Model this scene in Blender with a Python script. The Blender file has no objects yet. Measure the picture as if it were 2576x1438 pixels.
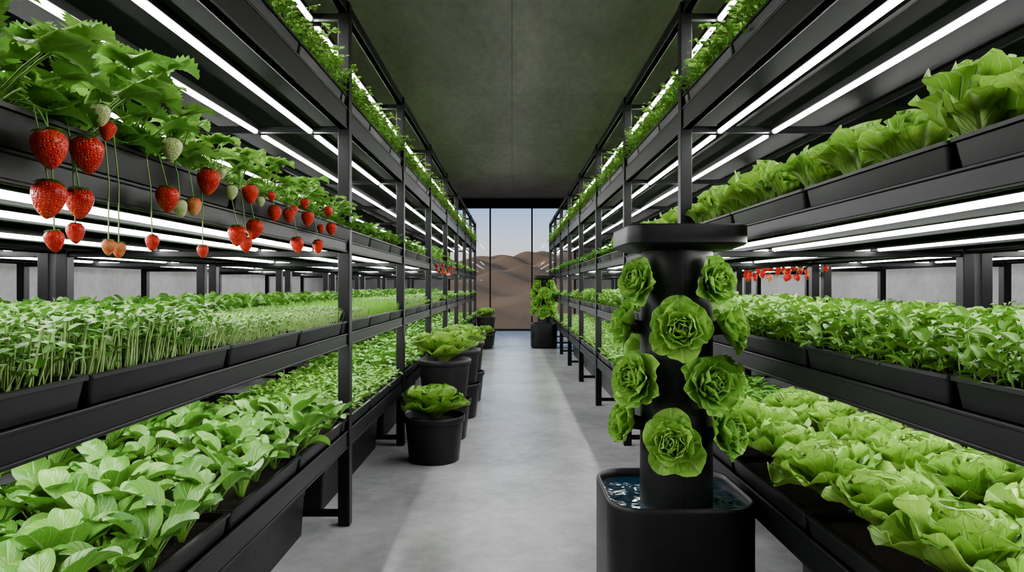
import bpy, math, random
import numpy as np
from mathutils import Vector, Matrix, Quaternion
rng=np.random.default_rng(7); random.seed(7)
R=math.radians
scene=bpy.context.scene
COL=scene.collection
F=1680.0; H=1.2
# ------------------------------------------------------------------ materials
def newmat(name):
    m=bpy.data.materials.new(name); m.use_nodes=True
    nt=m.node_tree; nt.nodes.clear()
    out=nt.nodes.new('ShaderNodeOutputMaterial')
    return m,nt,out
def N(nt,t,**kw):
    n=nt.nodes.new(t)
    for k,v in kw.items(): setattr(n,k,v)
    return n
def mathn(nt,op,a,b=None,c=None):
    n=nt.nodes.new('ShaderNodeMath'); n.operation=op
    for i,x in enumerate((a,b,c)):
        if x is None: continue
        if isinstance(x,(int,float)): n.inputs[i].default_value=x
        else: nt.links.new(x,n.inputs[i])
    return n.outputs[0]
def mixc(nt,f,a,b):
    n=nt.nodes.new('ShaderNodeMix'); n.data_type='RGBA'
    for i,x in ((0,f),(6,a),(7,b)):
        if isinstance(x,(int,float)): n.inputs[i].default_value=x
        elif isinstance(x,tuple): n.inputs[i].default_value=(x[0],x[1],x[2],1)
        else: nt.links.new(x,n.inputs[i])
    return n.outputs[2]
def maprange(nt,v,a,b,c,d):
    n=nt.nodes.new('ShaderNodeMapRange'); nt.links.new(v,n.inputs[0])
    for i,x in enumerate((a,b,c,d)): n.inputs[i+1].default_value=x
    return n.outputs[0]
def leafmat(name,c1,c2,vein,pale,rough=.42,trans=.22,nv=7,pucker=90,bump=.5,spec=.3,veinmix=.55,palemix=.5,bd=.004,rib=.045):
    m,nt,out=newmat(name)
    uv=N(nt,'ShaderNodeUVMap'); sep=N(nt,'ShaderNodeSeparateXYZ'); nt.links.new(uv.outputs[0],sep.inputs[0])
    a=mathn(nt,'ABSOLUTE',mathn(nt,'SUBTRACT',sep.outputs[0],.5))
    v=sep.outputs[1]
    mid=maprange(nt,a,0.008,rib,1,0)
    q=mathn(nt,'FRACT',mathn(nt,'SUBTRACT',mathn(nt,'MULTIPLY',v,nv),mathn(nt,'MULTIPLY',a,nv*1.1)))
    s=maprange(nt,mathn(nt,'ABSOLUTE',mathn(nt,'SUBTRACT',q,.5)),0,.12,.6,0)
    vf=mathn(nt,'MAXIMUM',mid,s)
    tc=N(nt,'ShaderNodeTexCoord')
    no=N(nt,'ShaderNodeTexNoise'); no.inputs['Scale'].default_value=pucker; no.inputs['Detail'].default_value=2
    nt.links.new(tc.outputs['Object'],no.inputs['Vector'])
    geo=N(nt,'ShaderNodeNewGeometry')
    oi=N(nt,'ShaderNodeObjectInfo')
    f=mathn(nt,'ADD',mathn(nt,'MULTIPLY',geo.outputs['Random Per Island'],.65),mathn(nt,'MULTIPLY',oi.outputs['Random'],.35))
    f=mathn(nt,'ADD',f,mathn(nt,'MULTIPLY',mathn(nt,'SUBTRACT',no.outputs[0],.5),.5))
    c=mixc(nt,f,c1,c2)
    c=mixc(nt,mathn(nt,'MULTIPLY',vf,veinmix),c,vein)
    pf=mathn(nt,'POWER',mathn(nt,'SUBTRACT',1.0,v),3.0)
    c=mixc(nt,mathn(nt,'MULTIPLY',pf,palemix),c,pale)
    hgt=mathn(nt,'SUBTRACT',mathn(nt,'MULTIPLY',no.outputs[0],.8),mathn(nt,'MULTIPLY',vf,.6))
    b=N(nt,'ShaderNodeBump'); b.inputs['Strength'].default_value=bump; b.inputs['Distance'].default_value=bd
    nt.links.new(hgt,b.inputs['Height'])
    p=N(nt,'ShaderNodeBsdfPrincipled'); nt.links.new(c,p.inputs['Base Color']); p.inputs['Roughness'].default_value=rough
    p.inputs['Specular IOR Level'].default_value=spec
    nt.links.new(b.outputs[0],p.inputs['Normal'])
    t=N(nt,'ShaderNodeBsdfTranslucent'); nt.links.new(c,t.inputs[0])
    mx=N(nt,'ShaderNodeMixShader'); mx.inputs[0].default_value=trans
    nt.links.new(p.outputs[0],mx.inputs[1]); nt.links.new(t.outputs[0],mx.inputs[2]); nt.links.new(mx.outputs[0],out.inputs[0])
    return m
def plain(name,col,rough=.5,metal=0,noise=0,nscale=20,bump=0,spec=.5):
    m,nt,out=newmat(name)
    p=N(nt,'ShaderNodeBsdfPrincipled'); p.inputs['Roughness'].default_value=rough; p.inputs['Metallic'].default_value=metal
    p.inputs['Specular IOR Level'].default_value=spec
    tc=N(nt,'ShaderNodeTexCoord'); no=N(nt,'ShaderNodeTexNoise'); no.inputs['Scale'].default_value=nscale; no.inputs['Detail'].default_value=5
    nt.links.new(tc.outputs['Object'],no.inputs['Vector'])
    c=mixc(nt,maprange(nt,no.outputs[0],.3,.7,0,1),tuple(x*(1-noise) for x in col),tuple(x*(1+noise) for x in col))
    nt.links.new(c,p.inputs['Base Color'])
    if bump:
        b=N(nt,'ShaderNodeBump'); b.inputs['Strength'].default_value=bump; b.inputs['Distance'].default_value=.004
        nt.links.new(no.outputs[0],b.inputs['Height']); nt.links.new(b.outputs[0],p.inputs['Normal'])
    nt.links.new(p.outputs[0],out.inputs[0])
    return m
def concrete(name,c1,c2,rough0,rough1,scale,bump,seams=None,stretch=(1,1,1),lo=.36,hi=.64,dist=.6,fine=12,finebump=False):
    m,nt,out=newmat(name)
    tc=N(nt,'ShaderNodeTexCoord'); mp=N(nt,'ShaderNodeMapping'); mp.inputs['Scale'].default_value=stretch
    nt.links.new(tc.outputs['Object'],mp.inputs[0])
    n1=N(nt,'ShaderNodeTexNoise'); n1.inputs['Scale'].default_value=scale; n1.inputs['Detail'].default_value=6; n1.inputs['Roughness'].default_value=.55; n1.inputs['Distortion'].default_value=dist
    n2=N(nt,'ShaderNodeTexNoise'); n2.inputs['Scale'].default_value=scale*fine; n2.inputs['Detail'].default_value=8; n2.inputs['Roughness'].default_value=.7
    for n in (n1,n2): nt.links.new(mp.outputs[0],n.inputs['Vector'])
    f=mathn(nt,'ADD',mathn(nt,'MULTIPLY',n1.outputs[0],.6),mathn(nt,'MULTIPLY',n2.outputs[0],.4))
    c=mixc(nt,maprange(nt,f,lo,hi,0,1),c1,c2)
    p=N(nt,'ShaderNodeBsdfPrincipled')
    if seams:
        br=N(nt,'ShaderNodeTexBrick'); br.offset=0; br.inputs['Scale'].default_value=1
        br.inputs['Brick Width'].default_value=seams[0]; br.inputs['Row Height'].default_value=seams[1]; br.inputs['Mortar Size'].default_value=.006
        br.inputs['Color1'].default_value=(1,1,1,1); br.inputs['Color2'].default_value=(.85,.85,.85,1); br.inputs['Mortar'].default_value=(.5,.5,.5,1)
        nt.links.new(tc.outputs['Object'],br.inputs['Vector'])
        mm=nt.nodes.new('ShaderNodeMix'); mm.data_type='RGBA'; mm.blend_type='MULTIPLY'; mm.inputs[0].default_value=.8
        nt.links.new(c,mm.inputs[6]); nt.links.new(br.outputs[0],mm.inputs[7]); c=mm.outputs[2]
    nt.links.new(c,p.inputs['Base Color'])
    nt.links.new(maprange(nt,n1.outputs[0],.3,.7,rough0,rough1),p.inputs['Roughness'])
    b=N(nt,'ShaderNodeBump'); b.inputs['Strength'].default_value=bump; b.inputs['Distance'].default_value=.01 if not finebump else .002
    nt.links.new(n2.outputs[0] if finebump else f,b.inputs['Height']); nt.links.new(b.outputs[0],p.inputs['Normal'])
    nt.links.new(p.outputs[0],out.inputs[0])
    return m
M_metal=plain('black_steel',(.009,.0095,.010),.42,0,.12,6,0,.28)
M_panel=plain('shelf_panel',(.012,.014,.012),.5,0,.15,4,0,.22)
M_plast=plain('black_plastic',(.010,.0105,.011),.45,0,.2,30,.05,.35)
M_soil=plain('soil',(.016,.012,.009),.95,0,.6,90,1,.2)
M_floor=concrete('polished_concrete',(.27,.27,.28),(.72,.72,.735),.20,.26,1.7,.06,None,(1,1,1),.16,.84,0,8,True)
M_ceil=concrete('ceiling_concrete',(.20,.178,.187),(.40,.36,.375),.7,.9,1.1,.4,(2.2,2.9),(1,.35,1),.33,.67)
M_wall=concrete('wall_concrete',(.22,.22,.22),(.36,.36,.36),.7,.9,1.3,.3)
def emis(name,col,st):
    m,nt,out=newmat(name); e=N(nt,'ShaderNodeEmission'); e.inputs[0].default_value=(*col,1); e.inputs[1].default_value=st
    nt.links.new(e.outputs[0],out.inputs[0]); return m
M_led=emis('led_diffuser',(1,1,.99),48)
M_lettuce=leafmat('lettuce_leaf',(.11,.25,.035),(.27,.45,.085),(.46,.62,.26),(.42,.60,.22),.45,.2,6,45,.8,.3,.55,.35,.008,.06)
M_lettuce_d=leafmat('tower_lettuce_leaf',(.15,.35,.06),(.34,.56,.13),(.50,.68,.28),(.50,.68,.28),.42,.3,6,60,.7,.3,.55,.5,.005,.05)
M_romaine=leafmat('upright_lettuce_leaf',(.13,.29,.04),(.31,.52,.09),(.54,.70,.33),(.58,.72,.38),.45,.3,7,40,.9,.3,.75,.75,.009,.09)
M_spinach=leafmat('spinach_leaf',(.055,.175,.022),(.15,.32,.055),(.35,.52,.19),(.28,.45,.12),.34,.15,6,45,.6,.38,.6,.45,.006)
M_micro=leafmat('microgreen_leaf',(.06,.19,.025),(.17,.37,.055),(.25,.42,.12),(.25,.45,.12),.42,.22,3,60,.2)
M_fine=leafmat('cress_leaf',(.08,.22,.025),(.19,.39,.055),(.25,.42,.12),(.28,.45,.15),.45,.22,3,60,.1)
M_basil=leafmat('young_green_leaf',(.065,.19,.025),(.20,.38,.06),(.32,.5,.14),(.3,.5,.14),.40,.2,5,60,.4)
M_pea=leafmat('pea_shoot_leaf',(.17,.36,.06),(.38,.60,.16),(.3,.5,.14),(.28,.5,.14),.45,.5,3,60,.1)
M_straw=leafmat('strawberry_leaf',(.10,.27,.045),(.30,.52,.12),(.42,.62,.24),(.2,.38,.08),.38,.38,8,50,.8,.38,.6,.4,.006)
M_stem=plain('pale_stem',(.30,.44,.15),.5,0,.2,40)
M_gstem=plain('green_stem',(.18,.34,.07),.5,0,.2,40)
def fruitmat(name,c1,c2,seed):
    m,nt,out=newmat(name)
    tc=N(nt,'ShaderNodeTexCoord')
    vo=N(nt,'ShaderNodeTexVoronoi'); vo.inputs['Scale'].default_value=6.5; vo.inputs['Randomness'].default_value=.55; nt.links.new(tc.outputs['Object'],vo.inputs['Vector'])
    no=N(nt,'ShaderNodeTexNoise'); no.inputs['Scale'].default_value=1.2; nt.links.new(tc.outputs['Object'],no.inputs['Vector'])
    d=vo.outputs['Distance']
    c=mixc(nt,maprange(nt,no.outputs[0],.35,.65,0,1),c1,c2)
    c=mixc(nt,maprange(nt,d,.13,.2,.85,0),c,seed)
    p=N(nt,'ShaderNodeBsdfPrincipled'); nt.links.new(c,p.inputs['Base Color']); p.inputs['Roughness'].default_value=.38
    p.inputs['Specular IOR Level'].default_value=.4
    p.inputs['Subsurface Weight'].default_value=.15; p.inputs['Subsurface Radius'].default_value=(.01,.003,.002)
    b=N(nt,'ShaderNodeBump'); b.inputs['Strength'].default_value=.6; b.inputs['Distance'].default_value=.008
    nt.links.new(maprange(nt,d,.12,.5,0,1),b.inputs['Height']); nt.links.new(b.outputs[0],p.inputs['Normal'])
    nt.links.new(p.outputs[0],out.inputs[0]); return m
M_red=fruitmat('ripe_strawberry',(.50,.018,.012),(.68,.06,.035),(.70,.36,.10))
M_orange=fruitmat('half_ripe_strawberry',(.68,.10,.03),(.70,.34,.14),(.6,.45,.1))
M_green=fruitmat('unripe_strawberry',(.42,.52,.20),(.58,.62,.34),(.40,.25,.06))
mw,nt,out=newmat('pool_water'); p=N(nt,'ShaderNodeBsdfPrincipled'); p.inputs['Base Color'].default_value=(.008,.035,.065,1); p.inputs['Roughness'].default_value=.05; p.inputs['IOR'].default_value=1.4
tc=N(nt,'ShaderNodeTexCoord'); no=N(nt,'ShaderNodeTexNoise'); no.inputs['Scale'].default_value=11; no.inputs['Detail'].default_value=1.5; no.inputs['Distortion'].default_value=.8
nt.links.new(tc.outputs['Object'],no.inputs['Vector']); b=N(nt,'ShaderNodeBump'); b.inputs['Strength'].default_value=.3; b.inputs['Distance'].default_value=.02
nt.links.new(no.outputs[0],b.inputs['Height']); nt.links.new(b.outputs[0],p.inputs['Normal']); nt.links.new(p.outputs[0],out.inputs[0]); M_water=mw
mg,nt,out=newmat('window_glass'); t=N(nt,'ShaderNodeBsdfTransparent'); t.inputs[0].default_value=(.95,.97,.98,1); g=N(nt,'ShaderNodeBsdfGlossy'); g.inputs['Roughness'].default_value=.02
fr=N(nt,'ShaderNodeFresnel'); fr.inputs[0].default_value=1.3; mx=N(nt,'ShaderNodeMixShader'); nt.links.new(fr.outputs[0],mx.inputs[0]); nt.links.new(t.outputs[0],mx.inputs[1]); nt.links.new(g.outputs[0],mx.inputs[2]); nt.links.new(mx.outputs[0],out.inputs[0]); M_glass=mg
M_sand=concrete('dune_sand',(.30,.215,.15),(.37,.275,.195),.9,1,.05,.4)
# ------------------------------------------------------------------ mesh builder
class MB:
    def __init__(s): s.V=[];s.Fc=[];s.UV=[];s.MI=[];s.n=0;s.sharp=False
    def grid(s,P,UV=None,mi=0,wrap=False):
        nv,nu=P.shape[:2]
        if UV is None:
            UV=np.zeros((nv,nu,2)); UV[...,0]=np.linspace(0,1,nu)[None]; UV[...,1]=np.linspace(0,1,nv)[:,None]
        idx=np.arange(nv*nu).reshape(nv,nu)+s.n
        if wrap:
            idx=np.concatenate([idx,idx[:,:1]],1); UV=np.concatenate([UV,UV[:,-1:]],1)
        a=idx[:-1,:-1];b=idx[:-1,1:];c=idx[1:,1:];d=idx[1:,:-1]
        f=np.stack([a,b,c,d],-1).reshape(-1,4)
        u=np.stack([UV[:-1,:-1],UV[:-1,1:],UV[1:,1:],UV[1:,:-1]],2).reshape(-1,2)
        s.V.append(P.reshape(-1,3)); s.Fc.append(f); s.UV.append(u); s.MI.append(np.full(len(f),mi)); s.n+=nv*nu
    def box(s,c,d,mi=0):
        x,y,z=c; a,b,e=d[0]/2,d[1]/2,d[2]/2
        v=np.array([[x-a,y-b,z-e],[x+a,y-b,z-e],[x+a,y+b,z-e],[x-a,y+b,z-e],[x-a,y-b,z+e],[x+a,y-b,z+e],[x+a,y+b,z+e],[x-a,y+b,z+e]])
        f=np.array([[3,2,1,0],[4,5,6,7],[0,1,5,4],[1,2,6,5],[2,3,7,6],[3,0,4,7]])+s.n
        s.V.append(v);s.Fc.append(f);s.UV.append(np.zeros((24,2)));s.MI.append(np.full(6,mi));s.n+=8
    def tube(s,pts,r,sides=4,mi=0):
        pts=np.array(pts,float); n=len(pts)
        rr=np.broadcast_to(np.array(r,float),(n,))
        T=np.gradient(pts,axis=0); T/=np.linalg.norm(T,axis=1)[:,None]+1e-9
        ref=np.array([1,.3,0.]) if abs(T[0,2])>.5 else np.array([0,0,1.])
        A=np.cross(T,ref); A/=np.linalg.norm(A,axis=1)[:,None]+1e-9; B=np.cross(T,A)
        an=np.arange(sides)/sides*2*np.pi
        P=pts[:,None]+rr[:,None,None]*(np.cos(an)[None,:,None]*A[:,None]+np.sin(an)[None,:,None]*B[:,None])
        s.grid(P,None,mi,True)
    def mesh(s,name,mats,smooth=True):
        me=bpy.data.meshes.new(name)
        V=np.concatenate(s.V);Fc=np.concatenate(s.Fc)
        me.from_pydata(V.tolist(),[],Fc.tolist())
        uv=me.uv_layers.new(name='UVMap'); uv.data.foreach_set('uv',np.concatenate(s.UV).astype(np.float32).ravel())
        for m in mats: me.materials.append(m)
        me.polygons.foreach_set('material_index',np.concatenate(s.MI).astype(np.int32))
        me.polygons.foreach_set('use_smooth',[smooth]*len(Fc))
        if smooth and s.sharp: me.set_sharp_from_angle(angle=R(32))
        me.update(); return me
def loft(loops,mb=None,mi=0,sharp=True):
    mb=mb or MB(); mb.grid(np.stack(loops),None,mi,True); mb.sharp=sharp; return mb
def rrect(w,d,r,z,n=7):
    pts=[]
    r=min(r,w/2*.999,d/2*.999)
    for cx,cy,a0 in ((w/2-r,d/2-r,0),(-w/2+r,d/2-r,90),(-w/2+r,-d/2+r,180),(w/2-r,-d/2+r,270)):
        for k in range(n+1):
            a=R(a0+90*k/n); pts.append((cx+r*math.cos(a),cy+r*math.sin(a),z))
    return np.array(pts)
def circ(r,z,n=40):
    a=np.arange(n)/n*2*np.pi
    return np.stack([r*np.cos(a),r*np.sin(a),np.full(n,z)],-1)
def obj(name,me,loc=(0,0,0),rot=(0,0,0),sc=(1,1,1),parent=None,bevel=0,**props):
    o=bpy.data.objects.new(name,me); o.location=loc
    if isinstance(rot,Quaternion): o.rotation_mode='QUATERNION'; o.rotation_quaternion=rot
    else: o.rotation_euler=rot
    o.scale=sc if not isinstance(sc,(int,float)) else (sc,sc,sc)
    if parent: o.parent=parent
    COL.objects.link(o)
    if bevel:
        b=o.modifiers.new('bevel','BEVEL'); b.width=bevel; b.segments=2; b.limit_method='ANGLE'
    for k,v in props.items(): o[k]=v
    return o
def boxmesh(name,d,mat,c=(0,0,0)):
    mb=MB(); mb.box(c,d); return mb.mesh(name,[mat],False)
# ------------------------------------------------------------------ leaves
def pf(tab):
    a=np.array(tab); tt=np.linspace(0,1,101); ww=np.interp(tt,a[:,0],a[:,1])
    k=np.ones(9)/9; w2=np.convolve(np.pad(ww,4,'edge'),k,'valid'); w2[0]=ww[0]; w2[-1]=ww[-1]
    return lambda t: np.interp(t,tt,w2)
OV=pf([(0,.08),(.12,.6),(.3,.97),(.5,1),(.7,.85),(.87,.5),(.95,.25),(1,.02)])
def SP(t):
    c=.45; a=np.clip(t/c,0,1); b=np.clip((t-c)/(1-c),0,1)
    return np.where(t<c,.12+.88*np.sin(a*np.pi/2)**.9,np.sqrt(np.maximum(0,1-b**2.1))+.01)
def OB(t):
    c=.58; a=np.clip(t/c,0,1); b=np.clip((t-c)/(1-c),0,1)
    return np.where(t<c,.25+.75*(a*a*(3-2*a)),np.sqrt(np.maximum(0,1-b**2.2))+.01)
def SER(t):
    b=OV(t); saw=np.where((np.arange(len(t))%2)==0,.80,1.10); saw[0]=1
    return b*saw
def leaf(mb,L,W,e0,e1,az,base,cup=.2,ruf=0,fr=3,nu=5,nv=7,prof=OV,mi=0,tw=0,pet=0,pw=.004,bow=1.2):
    tb=np.linspace(0,1,nv)
    if prof in (SP,OB): tb=1-(1-tb)**1.5
    half=W/2*prof(tb)
    if pet>0:
        s=np.concatenate([[0,pet*.5],pet+tb*L]); tbb=np.concatenate([[0,0],tb]); half=np.concatenate([[pw/2,pw/2],np.maximum(half,pw/2)])
    else: s=tb*L; tbb=tb
    tt=s/s[-1]
    e=R(e0)+(R(e1)-R(e0))*tt**bow
    ds=np.diff(s,prepend=0); r=np.cumsum(np.cos(e)*ds); z=np.cumsum(np.sin(e)*ds)
    w=np.linspace(-1,1,nu)
    Wd=w[None]*half[:,None]; ph=rng.random()*6.28; ph2=rng.random()*6.28
    off=cup*half[:,None]*w[None]**2
    if ruf:
        th=np.arctan2(Wd,(tbb[:,None]-.45)*L)
        rho=np.maximum(np.abs(w)[None]*np.minimum(1,tbb[:,None]*2.5),np.clip((tbb[:,None]-.45)/.55,0,1))
        off=off+ruf*W*rho**2.4*(np.sin(fr*th*1.6+ph)+.55*np.sin(fr*th*3.3+ph2))
        off=off+ruf*.35*W*np.sin(tbb[:,None]*11+ph2)*np.cos(w[None]*5+ph)
    if tw:
        a=R(tw)*tt[:,None]; Wd,off=Wd*np.cos(a)-off*np.sin(a),Wd*np.sin(a)+off*np.cos(a)
    x=r[:,None]-np.sin(e)[:,None]*off; zz=z[:,None]+np.cos(e)[:,None]*off
    ca,sa=math.cos(az),math.sin(az)
    P=np.stack([x*ca-Wd*sa+base[0],x*sa+Wd*ca+base[1],zz+base[2]],-1)
    UV=np.zeros(P.shape[:2]+(2,)); UV[...,0]=(w[None]+1)/2; UV[...,1]=tbb[:,None]
    mb.grid(P,UV,mi)
def U(a,b): return a+(b-a)*rng.random()
GA=math.radians(137.5)
def lettuce_mesh(name,mat,Rr=.16,n=30,style='head',nu=15,nv=15):
    mb=MB()
    for i in range(n):
        f=i/(n-1); az=i*GA+U(-.2,.2)
        if style=='head':
            e0=38+44*f+U(-6,6); e1=4+112*f**1.1+U(-12,12)
            L=Rr*(1.02-.46*f)*U(.9,1.08); W=L*U(.88,1.08)*(1+.14*f)
            leaf(mb,L,W,e0,e1,az,(.012*math.cos(az),.012*math.sin(az),.015+.045*f),.42+.35*f,.075,U(2.6,3.8),nu,nv,OB,0,U(-12,12))
        elif style=='open':
            e0=28+54*f+U(-5,5); e1=14+96*f**1.1+U(-10,10)
            L=Rr*(1.02-.48*f)*U(.92,1.08); W=L*U(.92,1.12)*(1+.15*f)
            leaf(mb,L,W,e0,e1,az,(.010*math.cos(az),.010*math.sin(az),.01+.045*f),.38+.4*f,.068,U(2.6,3.8),nu,nv,OB,0,U(-10,10))
        else:
            e0=56+30*f+U(-7,7); e1=0+92*f+U(-18,18)
            L=Rr*(1.1-.12*f)*U(.85,1.12); W=L*U(.72,.92)
            leaf(mb,L,W,e0,e1,az,(.03*(1-f*.6)*math.cos(az),.03*(1-f*.6)*math.sin(az),.005+.03*f),.45+.25*f,.105,U(3,4.6),nu,nv,OB,0,U(-22,22),0,.004,1.9)
    return mb.mesh(name,[mat])
def spinach_mesh(name,mat,n=13):
    mb=MB()
    for i in range(n):
        f=i/(n-1); az=i*GA+U(-.3,.3)
        L=U(.080,.112)*(1-.4*f); W=L*U(.68,.82); pet=U(.05,.095)*(1-.2*f)
        leaf(mb,L,W,U(58,84)+8*f,U(-50,30)+35*f,az,(.008*math.cos(az),.008*math.sin(az),0),U(.3,.6),.02,U(1.2,2),9,11,SP,0,U(-25,25),pet,.007,1.8)
    return mb.mesh(name,[mat])
BW,BL=.57,.60
def spots(n,w=BW,l=BL):
    k=max(1,int(round(math.sqrt(n*w/l)))); m=max(1,int(round(n/k)))
    for i in range(k):
        for j in range(m):
            yield ((i+.5+U(-.45,.45))/k-.5)*w, ((j+.5+U(-.45,.45))/m-.5)*l
def bed(name,kind,n):
    mb=MB(); 
    for x,y in spots(n):
        ex=max(0,abs(x)/(BW/2)-.75)*4; lx=np.sign(x)*ex
        ey=max(0,abs(y)/(BL/2)-.8)*5; ly=np.sign(y)*ey
        az=U(0,6.28)
        if kind in('sun','med','fine'):
            h,L,W,rs={'sun':(U(.045,.13),U(.028,.045),U(.018,.027),.0021),'med':(U(.045,.09),U(.016,.025),U(.010,.016),.001),'fine':(U(.045,.078),U(.010,.016),U(.006,.010),.0007)}[kind]
            tx=x+U(-.015,.015)+lx*.015; ty=y+U(-.015,.015)+ly*.01
            mb.tube([(x,y,0),(x*.4+tx*.6+U(-.004,.004),y*.4+ty*.6,h*.6),(tx,ty,h)],rs,3,1)
            leaf(mb,L,W,U(10,60),U(-45,15),az,(tx,ty,h),.2,0,1,3,4,OV,0)
            leaf(mb,L,W,U(10,60),U(-45,15),az+math.pi+U(-.4,.4),(tx,ty,h),.2,0,1,3,4,OV,0)
            if rng.random()<.8: leaf(mb,L*.85,W*.85,U(10,80),U(-20,60),az+1.5,(tx,ty,h*U(.5,1)),.3,0,1,3,4,OV,0)
        elif kind=='grass':
            h=U(.05,.10)
            for q in range(2):
                leaf(mb,h,.004,U(75,95),U(40,95),U(0,6.28),(x,y,0),.1,0,1,2,4,lambda t:1.05-t,0)
        elif kind=='pea':
            h=U(.05,.15); out=1 if rng.random()<.4 else 0
            dx=(lx*.045+U(-.03,.03)); dy=ly*.02+U(-.03,.03)
            dr=h*(1-.75*min(1,abs(lx))*out)
            pts=[(x,y,0),(x+dx*.3,y+dy*.3,h*.6),(x+dx*.7,y+dy*.7,.3*h+.7*dr),(x+dx*1.2,y+dy*1.2,dr-(.03*out if ex>0 else 0))]
            mb.tube(pts,.0013,3,1)
            for q in range(9):
                f=U(.3,1); i=min(2,int(f*3)); g=f*3-i; p=[pts[i][c]*(1-g)+pts[i+1][c]*g for c in range(3)]
                L=U(.018,.032); leaf(mb,L,L*.85,U(-10,60),U(-40,20),U(0,6.28),p,.2,0,1,3,4,OV,0)
        elif kind=='leafy':
            hh=U(.6,1.25)
            for q in range(6):
                a=az+q*GA; L=U(.045,.07); leaf(mb,L,L*U(.62,.78),U(50,85),U(-50,20),a,(x,y,U(0,.015)),U(.3,.6),.03,1.5,5,6,SP,0,U(-25,25),U(.025,.055)*hh,.004,1.5)
        elif kind=='baby':
            hh=U(.5,1.3)
            mb.tube([(x,y,0),(x+lx*.01,y,.045*hh)],.0014,3,1)
            for q in range(4):
                a=az+q*GA; L=U(.026,.044); leaf(mb,L,L*U(.6,.75),U(35,80),U(-45,20),a,(x,y,U(.01,.045)*hh),U(.3,.6),.02,1.5,5,5,SP,0,U(-20,20),U(.01,.03),.003,1.5)
        elif kind=='basil':
            h=U(.03,.11); tx,ty=x+U(-.012,.012)+lx*.03,y+U(-.012,.012)
            mb.tube([(x,y,0),(tx,ty,h)],.002,3,1)
            for q in range(7):
                a=az+q*1.57+U(-.3,.3); L=U(.035,.058)*(1 if q<2 else .85); leaf(mb,L,L*U(.5,.65),U(10,75),U(-50,15),a,(tx,ty,h*(1 if q<2 else U(.2,.9))),U(.3,.6),.02,1.5,5,6,OV,0,U(-20,20),0,.004,1.5)
    mats={'sun':M_micro,'med':M_micro,'fine':M_fine,'grass':M_fine,'pea':M_pea,'leafy':M_spinach,'baby':M_basil,'basil':M_basil}
    return mb.mesh(name,[mats[kind],M_stem if kind in('sun','med','fine') else M_gstem])
BED={'sun':[bed('sun','sun',760) for _ in range(2)],'med':[bed('med','med',1400)],'fine':[bed('fine','fine',2100)],'grass':[bed('grass','grass',2200)],
 'pea':[bed('pea','pea',520) for _ in range(3)],'leafy':[bed('leafy','leafy',100) for _ in range(3)],'baby':[bed('baby','baby',240) for _ in range(2)],'basil':[bed('basil','basil',290) for _ in range(3)]}
BLABEL={'sun':('microgreens','dense sunflower microgreens on pale stems in a tray'),'med':('microgreens','fine leafy microgreens packed in a black tray'),'fine':('microgreens','tiny cress microgreens carpeting a black tray'),
 'grass':('wheatgrass','thin upright grass shoots filling a tray'),'pea':('pea_shoots','loose pea shoots spilling over the high shelf edge'),'leafy':('spinach_bed','young spinach with rounded leaves filling a tray'),
 'baby':('baby_greens','small baby salad greens growing in a tray'),'basil':('basil_bed','bright green basil seedlings filling a tray')}
LET=[lettuce_mesh('lettuce_a',M_lettuce,n=28),lettuce_mesh('lettuce_b',M_lettuce,n=32),lettuce_mesh('lettuce_c',M_lettuce,n=26),lettuce_mesh('lettuce_d',M_lettuce,n=30)]
POTL=[lettuce_mesh('pot_lettuce_%d'%q,M_lettuce,.16,34,'open') for q in range(2)]
LETD=[lettuce_mesh('tower_lettuce_%d'%q,M_lettuce_d,.12,n_,'open') for q,n_ in enumerate((26,30,28))]
ROM=[lettuce_mesh('romaine_a',M_romaine,.115,21,'up'),lettuce_mesh('romaine_b',M_romaine,.12,24,'up'),lettuce_mesh('romaine_c',M_romaine,.115,22,'up'),lettuce_mesh('romaine_d',M_romaine,.12,23,'up')]
SPI=[spinach_mesh('spinach_%s'%c,M_spinach,n) for c,n in (('a',12),('b',14),('c',13),('d',15),('e',13))]
# ------------------------------------------------------------------ room
RX=4.5; Y0=-1.5; Y1=18.0; RZ=3.56
def struct(name,d,c,mat):
    o=obj(name,boxmesh(name,d,mat),c,kind='structure'); return o
struct('floor',(2*RX+.4,Y1-Y0+.6,.2),(0,(Y0+Y1)/2,-.1),M_floor)
struct('ceiling',(2*RX+.4,Y1-Y0+.6,.2),(0,(Y0+Y1)/2,RZ+.1),M_ceil)
struct('wall_left',(.2,Y1-Y0+.4,RZ),(-RX-.1,(Y0+Y1)/2,RZ/2),M_wall)
struct('wall_right',(.2,Y1-Y0+.4,RZ),(RX+.1,(Y0+Y1)/2,RZ/2),M_wall)
struct('wall_back',(2*RX,.2,RZ),(0,Y0-.1,RZ/2),M_wall)
WW=1.72
struct('wall_end_left',(RX-WW,.2,RZ),(-(RX+WW)/2,Y1+.1,RZ/2),M_wall)
struct('wall_end_right',(RX-WW,.2,RZ),((RX+WW)/2,Y1+.1,RZ/2),M_wall)
struct('trim_1',(2*WW,.24,.25),(0,Y1+.1,RZ-.125),M_panel)
mul=[-WW,-.59,.54,WW]
for i,x in enumerate(mul): struct('trim_%d'%(i+2),(.04,.1,3.29),(x+(.025 if i==0 else -.025 if i==3 else 0),Y1+.08,1.655),M_metal)
struct('trim_6',(2*WW,.1,.04),(0,Y1+.08,.02),M_metal)
for i in range(3):
    a,b=mul[i]+.025,mul[i+1]-.025
    struct('window_%d'%(i+1),(b-a-.01,.012,3.25),((a+b)/2,Y1+.08,.045+1.625),M_glass)
mb=MB(); nx,ny=340,280
X=np.linspace(-40,40,nx)[None]*np.ones((ny,1)); Yv=(18.4+np.linspace(0,1,ny)**1.6*110)[:,None]*np.ones((1,nx))
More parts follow.
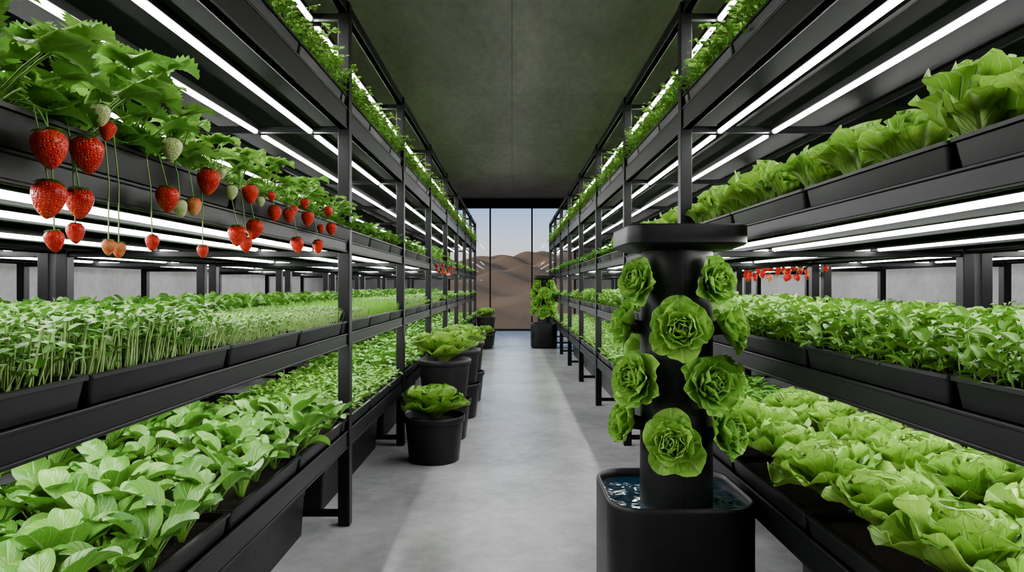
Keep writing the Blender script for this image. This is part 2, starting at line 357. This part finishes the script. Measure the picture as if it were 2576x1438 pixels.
def ridge(v,k=.03): return np.maximum(0,1-np.sqrt((((v)%2)-1)**2+k))
D=np.clip((Yv-18.6)/50,0,1)
def dune(v,p=.7):  # asymmetric dune: long windward rise, short slip face
    f=(v%1.0); up=f/p; dn=(1-f)/(1-p); m=np.minimum(up,dn); return m*m*(3-2*m)
Z=-.1+D**1.1*2.7+D**.8*1.5*dune(X*.075+Yv*.03+.12*np.sin(X*.25+Yv*.05)+.35)+D**.6*.75*dune(-X*.10+Yv*.062+.13*np.sin(X*.3-Yv*.07)+.2,.6)+.3*D**.5*dune(X*.20+Yv*.13+.15*np.sin(X*.5),.65)-np.clip((Yv-85)/40,0,1)*6
mb.grid(np.stack([X,Yv,Z],-1))
obj('sand_dune',mb.mesh('dunes',[M_sand]),(0,0,0),label='rolling brown desert dunes beyond the tall window',category='dunes',kind='stuff')
# ------------------------------------------------------------------ racks
LV={'A':(.39,.48),'B':(.90,.965),'C':(1.365,1.425),'D':(1.98,2.09),'T':(2.56,2.62)}
LEDZ={'A':None,'B':.885,'C':1.382,'D':1.965,'T':2.52}
ZS=[.25]+[3.36+1.68*i for i in range(8)]
yA,yB=ZS[0],ZS[-1]; LEN=yB-yA
post_me=boxmesh('post',(.058,.058,2.62),M_metal,(0,0,1.31))
rail_me={}
for k,(a,b) in LV.items():
    mb=MB(); h=b-a; mb.box((0,0,h/2),(.036,LEN,h)); mb.box((0,0,h-.005),(.044,LEN,.01)); mb.box((0,0,.005),(.044,LEN,.01))
    rail_me[k]=mb.mesh('rail_'+k,[M_metal],False)
def ledmesh(L):
    mb=MB(); mb.box((0,0,.014),(.036,L,.020)); mb.box((0,0,.030),(.022,L,.016)); h=mb.mesh('led_housing',[M_panel],False)
    prof=[(-.011,.004),(-.011,-.005),(-.007,-.009),(0,-.011),(.007,-.009),(.011,-.005),(.011,.004)]
    P=np.array([[(x,y,z) for x,z in prof] for y in(-L/2+.01,L/2-.01)]); mb=MB(); mb.grid(P); mb.grid(np.array([[(x,-L/2+.01,z) for x,z in prof],[(x,-L/2+.01,.004) for x,z in prof]])); mb.grid(np.array([[(x,L/2-.01,.004) for x,z in prof],[(x,L/2-.01,z) for x,z in prof]]))
    return h,mb.mesh('led_tube',[M_led],True)
LED1=ledmesh(3.36-.25-.09); LED2=ledmesh(1.68-.09)
def rack(s,x0,depth,levels_led,label):
    x1=x0+depth
    e=bpy.data.objects.new('shelving_rack',None); COL.objects.link(e); e.location=(s*x0,yA,0)
    e['label']=label; e['category']='shelving rack'; e['group']='plant shelving racks'
    def L(x,y,z): return (s*(x-x0),y-yA,z)
    for y in ZS:
        for x in (x0,x1):
            obj('post',post_me,L(x,y,0),parent=e,bevel=.004)
    for k in LV:
        for x in (x0,x1):
            if k=='A' and x==x1: xx=x0+.80
            else: xx=x
            obj('rail',rail_me[k],L(xx,(yA+yB)/2,LV[k][0]),parent=e,bevel=.003)
    cb=boxmesh('crossbar',(depth-.06,.035,.03),M_metal)
    for y in ZS:
        for z in (.06,.375,.885,1.36,1.985,2.55):
            obj('crossbar',cb,L((x0+x1)/2,y,z),parent=e,bevel=.003)
    for k,w in (('A',.78),('B',depth-.04),('C',depth-.04),('D',depth-.04)):
        mb=MB(); zt=LV[k][1]-.012
        mb.box((0,0,0),(w,LEN,.014))
        nr=int(w/.27)
        for q in range(nr): mb.box((-w/2+(q+.02)*w/nr+.02,0,-.02),(.022,LEN,.03))
        obj('shelf',mb.mesh('shelf',[M_panel],False),L(x0+.02+w/2,(yA+yB)/2,zt),parent=e)
    for k,offs in levels_led.items():
        for o in offs:
            for i in range(len(ZS)-1):
                hm,tm=LED1 if i==0 else LED2
                lo=obj('led_light',hm,L(x0+o,(ZS[i]+ZS[i+1])/2,LEDZ[k]),parent=e)
                obj('led_tube',tm,(0,0,0),parent=lo)
    return e
FXL,FXR=.84,.87; DEP=1.41
for s,fx in ((-1,FXL),(1,FXR)):
    rack(s,fx,DEP,{'B':(.16,.43),'C':(.16,.43,.95),'D':(.16,.43,.95),'T':(.16,.43,.95)},'tall black steel grow rack beside the aisle with white LED strips')
    rack(s,fx+DEP+.09,1.35,{'C':(.25,.8),'D':(.25,.8)},'black steel grow rack standing near the concrete side wall')
# ------------------------------------------------------------------ trays
def tray_mesh(w,d,h):
    return loft([rrect(.01,.01,.004,.0,3),rrect(w-.03,d-.03,.010,0,3),rrect(w-.020,d-.020,.010,h*.5,3),rrect(w-.014,d-.014,.010,h-.010,3),rrect(w,d,.012,h-.008,3),rrect(w,d,.012,h,3),rrect(w-.026,d-.026,.012,h,3),rrect(w-.04,d-.04,.01,h*.45,3),rrect(w-.05,d-.05,.01,.006,3),rrect(.01,.01,.004,.006,3)]).mesh('tray',[M_plast],True)
def soil_mesh(w,d,z):
    mb=MB(); nx,ny=max(6,int(w/.03)),max(6,int(d/.03))
    X=np.linspace(-w/2,w/2,nx)[None]*np.ones((ny,1)); Y=np.linspace(-d/2,d/2,ny)[:,None]*np.ones((1,nx))
    Z=z+rng.random(X.shape)*.008; Z[0]=Z[-1]=z-.01; Z[:,0]=Z[:,-1]=z-.01
    mb.grid(np.stack([X,Y,Z],-1)); return mb.mesh('soil',[M_soil])
TR={}
for k,w,d,h in (('n',.62,.646,.06),('w',.78,.646,.06),('g',.25,1.41,.065)):
    TR[k]=(tray_mesh(w,d,h),soil_mesh(w-.04,d-.04,h-.018))
def tray(k,x,y,z,label,name='grow_tray',cat='tray'):
    o=obj(name,TR[k][0],(x,y,z),label=label,category=cat,group='black grow trays')
    obj('soil',TR[k][1],(0,0,0),parent=o)
    return o
def putbed(k,x,y,z,sx=1,hz=1):
    nm,lb=BLABEL[k]; me=random.choice(BED[k])
    fl=random.choice((0,math.pi))
    obj(nm,me,(x,y,z+.043),(0,0,fl),(sx,1,hz*random.uniform(.93,1.07)),label=lb,category='plants',group=lb,kind='stuff')
PITCH=.65
ys=[.98-.65+PITCH*i for i in range(23)]; ys=[y for y in ys if y<14.9]
def zt(k): return LV[k][1]+.0005
for s,fx in ((-1,FXL),(1,FXR)):
    for y in ys:
        xc=s*(fx+.29)
        if y>.6:
            tray('w',s*(fx+.37),y,zt('A'),'long black plastic grow tray on the lowest shelf')
            if s<0 and y>3.2: putbed('baby' if y<5.0 else 'leafy',s*(fx+.37),y,zt('A'),1.26,1 if y<5 else 1.25)
            if s>0 and 3.2<y<14: putbed('leafy' if y<6 else 'baby',s*(fx+.37),y,zt('A'),1.26)
        if y>.6:
            tray('n',xc,y,zt('B'),'black plastic microgreen tray on the waist-high shelf')
            if s<0:
                k='sun' if y<1.7 else 'med' if y<2.4 else 'fine' if y<3.6 else 'grass' if y<4.9 else random.choice(['med','baby','leafy'])
                putbed(k,xc,y,zt('B'))
            else: putbed('basil' if y<9 else 'leafy',xc,y,zt('B'),1,1.1)
        if y>1.5:
            tray('n',s*(fx+1.04),y,zt('B'),'black plastic grow tray at the rear of the shelf')
            putbed('leafy' if s<0 else 'baby',s*(fx+1.04),y,zt('B'),1,1.5 if s<0 else 1.15)
        if y>3.3 or s>0:
            if y>.6:
                tray('n',xc,y,zt('C'),'black plastic grow tray on the eye-level shelf')
                if s<0 and (y<6.7 or y>9.2): putbed('leafy' if y<6 else 'baby',xc,y,zt('C'),1,1.25)
                if s>0 and y>6: putbed('leafy',xc,y,zt('C'),1,1.2)
        if y>1.2:
            tray('n',xc,y,zt('D'),'black plastic tray of shoots on the high shelf')
            putbed('pea',xc,y,zt('D'),1.05,1.25)
        if 3<y<13:
            x2=s*(fx+DEP+.09+.36)
            tray('n',x2,y,zt('B'),'black grow tray on the rack near the wall'); putbed('leafy' if s<0 else 'baby',x2,y,zt('B'),1,1)
            tray('n',x2,y,zt('C'),'black grow tray on the rack near the wall')
            if not(s>0 and 5<y<8): putbed('baby' if s<0 else 'leafy',x2,y,zt('C'),1,1.15)
for i in range(5):
    for j in range(14):
        y=.92+j*.17+U(-.03,.03)+(.085 if i%2 else 0); x=-(FXL+.03+i*.155+U(-.02,.02))
        if y>3.22: continue
        obj('spinach_plant',SPI[rng.integers(5)],(x,y,zt('A')+.046),(0,0,U(0,6.28)),U(.85,1.3),label='leafy spinach plant growing in the lowest shelf tray',category='spinach',group='spinach plants on the lowest shelf')
for i in range(2):
    for j in range(8):
        y=1.15+j*.305+U(-.015,.015)+.15*i; x=FXR+.125+.35*i+U(-.015,.015)
        if y>3.3: continue
        obj('lettuce',LET[rng.integers(4)],(x,y,zt('A')+.045),(U(-.1,.1),U(-.1,.1),U(0,6.28)),U(1.14,1.26),label='round butterhead lettuce on the lowest shelf',category='lettuce',group='butterhead lettuces on the lowest shelf')
for i in range(2):
    for j in range(26):
        y=1.12+j*.245+U(-.015,.015)+.12*i; x=FXR+.11+.27*i+U(-.015,.015)
        if y>6.0: continue
        obj('lettuce',ROM[rng.integers(4)],(x,y,zt('C')+.04),(U(-.12,.12),U(-.12,.12),U(0,6.28)),U(.95,1.35),label='upright leafy lettuce in the eye-level tray',category='lettuce',group='upright lettuces on the eye-level shelf')
# ------------------------------------------------------------------ strawberries
def fruit_mesh(name,mat):
    prof=[(.02,1.0),(.35,.98),(.62,.86),(.80,.62),(.86,.35),(.80,.0),(.66,-.38),(.45,-.72),(.24,-.95),(.08,-1.05),(.005,-1.07)]
    a=np.array(prof); t=np.linspace(0,1,len(a)); tt=np.linspace(0,1,24)
    r=np.interp(tt,t,a[:,0]); z=np.interp(tt,t,a[:,1])
    return loft([circ(max(.005,rr),zz,24) for rr,zz in zip(r,z)],sharp=False).mesh(name,[mat])
FR={'r':fruit_mesh('fruit_red',M_red),'o':fruit_mesh('fruit_orange',M_orange),'g':fruit_mesh('fruit_green',M_green)}
mb=MB()
for q in range(9): leaf(mb,.85,.4,U(10,35),U(-60,-10),q*2*math.pi/9+U(-.1,.1),(0,0,.99),.1,0,1,3,5,OV,0)
CAL=mb.mesh('calyx',[M_straw])
def straw_foliage(name,n=13):
    mb=MB()
    for i in range(n):
        az=i*GA+U(-.3,.3); f=i/n
        pl=U(.09,.19); el=U(45,88)
        if f>.74: az=U(-1.2,1.2); el=U(15,50); pl=U(.05,.09)
        pts=[(0,0,.0)]; e=R(el+12); p=np.array([0,0,0.])
        for k in range(4):
            e-=R(U(4,12)); p=p+pl/4*np.array([math.cos(az)*math.cos(e),math.sin(az)*math.cos(e),math.sin(e)]); pts.append(tuple(p))
        mb.tube(pts,.0019,5,1)
        L=U(.048,.074); ee=math.degrees(e)
        for da in (-1.25,0,1.25):
            leaf(mb,L*(1 if da==0 else .9),L*.86,max(-10,ee*.5+U(0,20)),U(-55,-10),az+da+U(-.1,.1),tuple(p),.4,.03,2,9,21,SER,0,U(-12,12))
    return mb.mesh(name,[M_straw,M_gstem])
SF=[straw_foliage('sf_a',15),straw_foliage('sf_b',17),straw_foliage('sf_c',16)]
zC=zt('C')
for y in (1.28,2.70):
    for x,l in ((.925,'black planting gutter along the shelf edge with strawberries'),(1.22,'black planting gutter behind the front strawberry row')):
        tray('g',-x,y-.05,zC,l,'planting_gutter','planter')
plants=[]
for row,x in ((0,.895),(1,1.2)):
    for j in range(13):
        y=.70+.215*j+U(-.02,.02)
        if y>3.28 or (row==1 and j<2): continue
        e=bpy.data.objects.new('strawberry_plant',None); COL.objects.link(e); e.location=(-x,y,zC+.045)
        e['label']='strawberry plant with serrated leaves and hanging red berries' if row==0 else 'leafy strawberry plant in the rear gutter'; e['category']='strawberry plant'; e['group']='strawberry plants in the gutters'
        obj('foliage',SF[rng.integers(3)],(0,0,0),(0,0,U(-.5,.5)),U(.95,1.15)*(1.3 if y<1.6 else 1),parent=e)
        if row==0: plants.append(e)
FD=[(125,377,45,'r'),(220,390,42,'r'),(122,503,43,'r'),(200,512,35,'r'),(137,607,25,'r'),(190,588,23,'r'),(270,330,22,'r'),(253,290,25,'g'),(432,377,27,'g'),(421,502,30,'r'),(487,521,21,'o'),(453,525,20,'g'),(273,623,18,'o'),(299,630,18,'o'),(383,612,18,'r'),(524,458,30,'r'),(629,489,22,'r'),(557,437,13,'g'),(582,485,17,'g'),(510,633,15,'r'),(691,538,18,'r'),(727,543,17,'r'),(766,513,12,'r'),(774,551,17,'r'),(640,578,23,'r'),(596,593,24,'r'),(618,616,18,'r'),(748,617,18,'r'),(800,621,15,'r'),(826,533,12,'r'),(833,577,14,'r'),(807,577,10,'r'),(683,495,11,'r'),(655,508,12,'g'),(738,530,12,'r')]
FLAB={'r':'ripe red hanging strawberry','o':'half-ripe orange strawberry','g':'unripe pale green strawberry'}
def add_fruit(pl,wx,wy,wz,r,c,cal=True,s=-1,edge=.80):
    fl=(wx-pl.location.x,wy-pl.location.y,wz-pl.location.z)
    k=r/.92
    fo=obj('strawberry',FR[c],fl,(U(-.18,.18),U(-.18,.18),U(0,6.28)),k,parent=pl,label=FLAB[c])
    if cal: obj('calyx',CAL,(0,0,0),parent=fo)
    ex,ez=s*(edge-.012),zC+.072
    st=(s*(edge+.05),pl.location.y*.3+wy*.7,zC+.06)
    pts=[st,(s*(edge+.02),st[1]*.6+wy*.4,ez+.01),(ex,wy*.8+st[1]*.2,ez)]
    top=wz+k
    if ez-top>.03: pts+= [(ex-s*.01,wy*.9+st[1]*.1,(ez+top)/2+.01),(wx,wy,top-.002)]
    else: pts=[st,(wx,wy,max(top,ez)+.01),(wx,wy,top-.002)]
    P=np.array(pts)-np.array(pl.location)
    mb=MB(); mb.tube(P,.0014,5,0); obj('fruit_stem',mb.mesh('fruit_stem',[M_gstem]),(0,0,0),parent=pl)
for px,py,r,c in FD:
    xp=.765
    for _ in range(3):
        z=xp*F/(1288-px); rm=r/F*z; xp=.795-rm-.004
    z=xp*F/(1288-px); Zp=H+(720-py)/F*z; rm=r/F*z
    pl=min(plants,key=lambda p:abs(p.location.y-z))
    add_fruit(pl,-xp,z,Zp,rm,c)
def far_plant(s,x,y,edge,nf,z0=-.08,z1=.03,ra=.015,rb=.021):
    e=bpy.data.objects.new('strawberry_plant',None); COL.objects.link(e); e.location=(s*x,y,zC+.045)
    e['label']='strawberry plant with red fruit spilling over its tray'; e['category']='strawberry plant'; e['group']='strawberry plants in distant trays'
    obj('foliage',SF[rng.integers(3)],(0,0,0),(0,0,U(-.5,.5)+(math.pi if s>0 else 0)),1,parent=e)
    for q in range(nf):
        add_fruit(e,s*(edge-.035),y+U(-.15,.15),zC+U(z0,z1),U(ra,rb),'r' if rng.random()<.85 else 'o',False,s,edge)
for y in np.arange(6.9,9.2,.34): far_plant(-1,FXL+.09,y,FXL-.03,2)
for y in np.arange(5.1,7.2,.3): far_plant(1,FXR+DEP+.09+.12,y,FXR+DEP+.09-.005,7,-.17,-.06,.021,.027)
# ------------------------------------------------------------------ hydroponic towers
W_=.505
res_me=loft([rrect(.01,.01,.004,0),rrect(W_-.04,W_-.04,.11,0),rrect(W_-.01,W_-.01,.12,.02),rrect(W_,W_,.125,.05),rrect(W_,W_,.125,.458),rrect(W_-.003,W_-.003,.123,.47),rrect(W_-.012,W_-.012,.12,.475),rrect(W_-.026,W_-.026,.11,.473),rrect(W_-.03,W_-.03,.108,.45),rrect(W_-.036,W_-.036,.105,.38),rrect(.01,.01,.004,.38)],sharp=False).mesh('reservoir',[M_plast])
wat_me=loft([rrect(W_-.03,W_-.03,.108,.442),rrect(W_*.5,W_*.5,.1,.443),rrect(.01,.01,.004,.442)][::-1]).mesh('water',[M_water])
col_me=loft([circ(.001,.385),circ(.125,.385),circ(.125,.46),circ(.125,1.335),circ(.001,1.335)]).mesh('column',[M_plast])
mb=MB(); mb.box((0,-.1255,.86),(.003,.002,.82)); 
seam_me=mb.mesh('column_seam',[M_metal],False)
cap_me=loft([rrect(.01,.01,.004,1.322),rrect(.32,.32,.05,1.322),rrect(.385,.385,.06,1.334),rrect(.40,.40,.065,1.342),rrect(.40,.40,.065,1.394),rrect(.397,.397,.064,1.399),rrect(.39,.39,.06,1.402),rrect(.01,.01,.004,1.402)]).mesh('cap',[M_plast])
cup_me=loft([circ(.028,0,16),circ(.034,.05,16),circ(.037,.05,16),circ(.037,.055,16),circ(.03,.055,16),circ(.024,.01,16)]).mesh('planting_cup',[M_plast])
TL=[(-44,705,.100),(44,709,.104),(-80,820,.105),(4,830,.122),(74,820,.116),(-43,960,.122),(34,965,.122),(88,965,.108),(-78,1077,.105),(-4,1112,.122),(62,1092,.114),(170,760,.1),(130,1000,.1),(-140,900,.1)]
def tower(cx,cy,colx,coly,label,sc=1.0,va=0):
    e=bpy.data.objects.new('hydroponic_tower',None); COL.objects.link(e); e.location=(cx,cy,0)
    e['label']=label; e['category']='hydroponic tower'; e['group']='hydroponic lettuce towers'
    obj('reservoir',res_me,(0,0,0),parent=e,bevel=0); obj('water',wat_me,(0,0,0),parent=e)
    dx,dy=colx-cx,coly-cy
    co=obj('column',col_me,(dx,dy,0),parent=e); obj('seam',seam_me,(0,0,0),parent=co)
    obj('cap',cap_me,(dx,dy,0),parent=e)
    for a,py,r in TL:
        a=a+va
        z=H-(py-720)/F*2.2
        d=Vector((math.sin(R(a)),-math.cos(R(a)),.26)).normalized()
        base=Vector((colx+math.sin(R(a))*.115,coly-math.cos(R(a))*.115,z-.018))
        q=d.to_track_quat('Z','Y')
        obj('planting_cup',cup_me,base-Vector((cx,cy,0)),q,.8,parent=e)
        obj('lettuce',LETD[rng.integers(3)],base+d*.018,q@Quaternion((0,0,1),U(0,6.28)),r/.130*sc,label='green ruffled lettuce rosette growing from a tower pocket',category='lettuce',group='lettuces on the hydroponic towers')
tower(.575,2.42,.577,2.35,'black cylindrical hydroponic tower with water reservoir and lettuces',1,-13.5)
tower(.62,13.05,.62,13.05,'distant black hydroponic tower near the window',1.35)
# ------------------------------------------------------------------ pots
def lathe(prof,n=40): return loft([circ(r,z,n) for r,z in prof])
pot_me=lathe([(.001,0),(.165,0),(.172,.006),(.196,.235),(.197,.268),(.209,.270),(.211,.275),(.212,.306),(.209,.312),(.203,.312),(.198,.30),(.190,.26),(.001,.26)]).mesh('pot',[M_plast])
psoil=lathe([(.001,.275),(.1,.278),(.193,.27)]).mesh('pot_soil',[M_soil])
def pot(x,y,z,lab,lett=True,sc=1,ls=1.1):
    o=obj('plant_pot',pot_me,(x,y,z),(0,0,U(0,6)),sc,label=lab,category='pot',group='black plant pots beside the aisle')
    obj('soil',psoil,(0,0,0),parent=o)
    if lett: obj('lettuce',POTL[rng.integers(2)],(x,y,z+.268*sc),(0,0,U(0,6)),ls*sc,label='bright green lettuce growing in a black pot',category='lettuce',group='potted lettuces')
pot(-.537,4.62,0,'black round pot standing on the floor with lettuce',True,1,1.62)
pot(-.535,5.3,0,'black pot at the bottom of a stack',False); pot(-.535,5.3,.312,'black pot stacked on another pot with lettuce',True,1,1.8)
pot(-.50,6.15,0,'black pot at the bottom of a stack',False); pot(-.50,6.15,.312,'black pot stacked on another pot with lettuce',True,1,1.7)
pot(-.50,7.0,0,'black pot at the bottom of a stack',False); pot(-.50,7.0,.312,'black pot stacked on another pot with lettuce',True,1,1.5)
pot(-.53,12.85,0,'black floor pot near the window with lettuce',True,.9,1.5)
pot(-.53,13.5,0,'black pot at the bottom of a stack',False,.95); pot(-.53,13.5,.297,'black stacked pot near the window with lettuce',True,.95,1.5)
# ------------------------------------------------------------------ storage bins under racks
def bin_(s,x,w,ya,yb,h):
    d=yb-ya
    me=loft([rrect(.01,.01,.004,0,3),rrect(w-.03,d-.03,.02,0,3),rrect(w-.01,d-.01,.02,h-.04,3),rrect(w,d,.022,h-.038,3),rrect(w,d,.022,h-.008,3),rrect(w-.012,d-.012,.02,h,3),rrect(.01,.01,.004,h,3)]).mesh('bin',[M_plast],True)
    obj('storage_bin',me,(s*(x+w/2),(ya+yb)/2,0),label='low black rectangular bin on the floor under a rack',category='storage bin',group='black bins under the racks')
for s,L in ((-1,[(1.0,2.15),(2.3,3.25),(3.55,5.0),(5.25,6.6),(6.9,8.3),(8.6,10.0),(10.3,11.7)]),(1,[(1.1,2.48),(3.6,4.9),(5.3,6.6),(6.9,8.3),(8.6,10.0),(10.3,11.7)])):
    for a,b_ in L: bin_(s,1.0 if s<0 else 1.06,.5,a,b_,.23 if s<0 else .29)
    for a in (2.2,4.0,5.8,7.6): bin_(s,1.66,.5,a,a+1.5,.3)
# ------------------------------------------------------------------ world, sun, camera
w=bpy.data.worlds.new('world'); scene.world=w; w.use_nodes=True; nt=w.node_tree; nt.nodes.clear()
out=nt.nodes.new('ShaderNodeOutputWorld'); bg=nt.nodes.new('ShaderNodeBackground'); tc=nt.nodes.new('ShaderNodeTexCoord'); sep=nt.nodes.new('ShaderNodeSeparateXYZ')
nt.links.new(tc.outputs['Generated'],sep.inputs[0]); cr=nt.nodes.new('ShaderNodeValToRGB'); nt.links.new(sep.outputs[2],cr.inputs[0])
el=cr.color_ramp.elements; el[0].position=0.0; el[0].color=(.64,.50,.42,1); el[1].position=1; el[1].color=(.12,.14,.18,1)
for p_,c_ in ((.035,(.84,.70,.60,1)),(.065,(.68,.72,.79,1)),(.12,(.36,.56,.86,1)),(.3,(.17,.23,.34,1))):
    e_=el.new(p_); e_.color=c_
nt.links.new(cr.outputs[0],bg.inputs[0]); bg.inputs[1].default_value=1.15; nt.links.new(bg.outputs[0],out.inputs[0])
sun=bpy.data.lights.new('sun','SUN'); sun.energy=2.6; sun.angle=.05; sun.color=(1,.82,.65)
so=bpy.data.objects.new('sun',sun); COL.objects.link(so); so.rotation_euler=Vector((.95,.15,-.32)).to_track_quat('-Z','Y').to_euler(); so.location=(0,30,12)
cam=bpy.data.cameras.new('camera'); cam.sensor_width=36; cam.lens=36*F/2576; cam.clip_end=500; cam.clip_start=.05
co=bpy.data.objects.new('camera',cam); COL.objects.link(co); co.location=(0,0,H); co.rotation_euler=(R(90),0,0); scene.camera=co
scene.view_settings.view_transform='AgX'
try: scene.view_settings.look='AgX - Medium High Contrast'
except Exception as ex: print(ex)
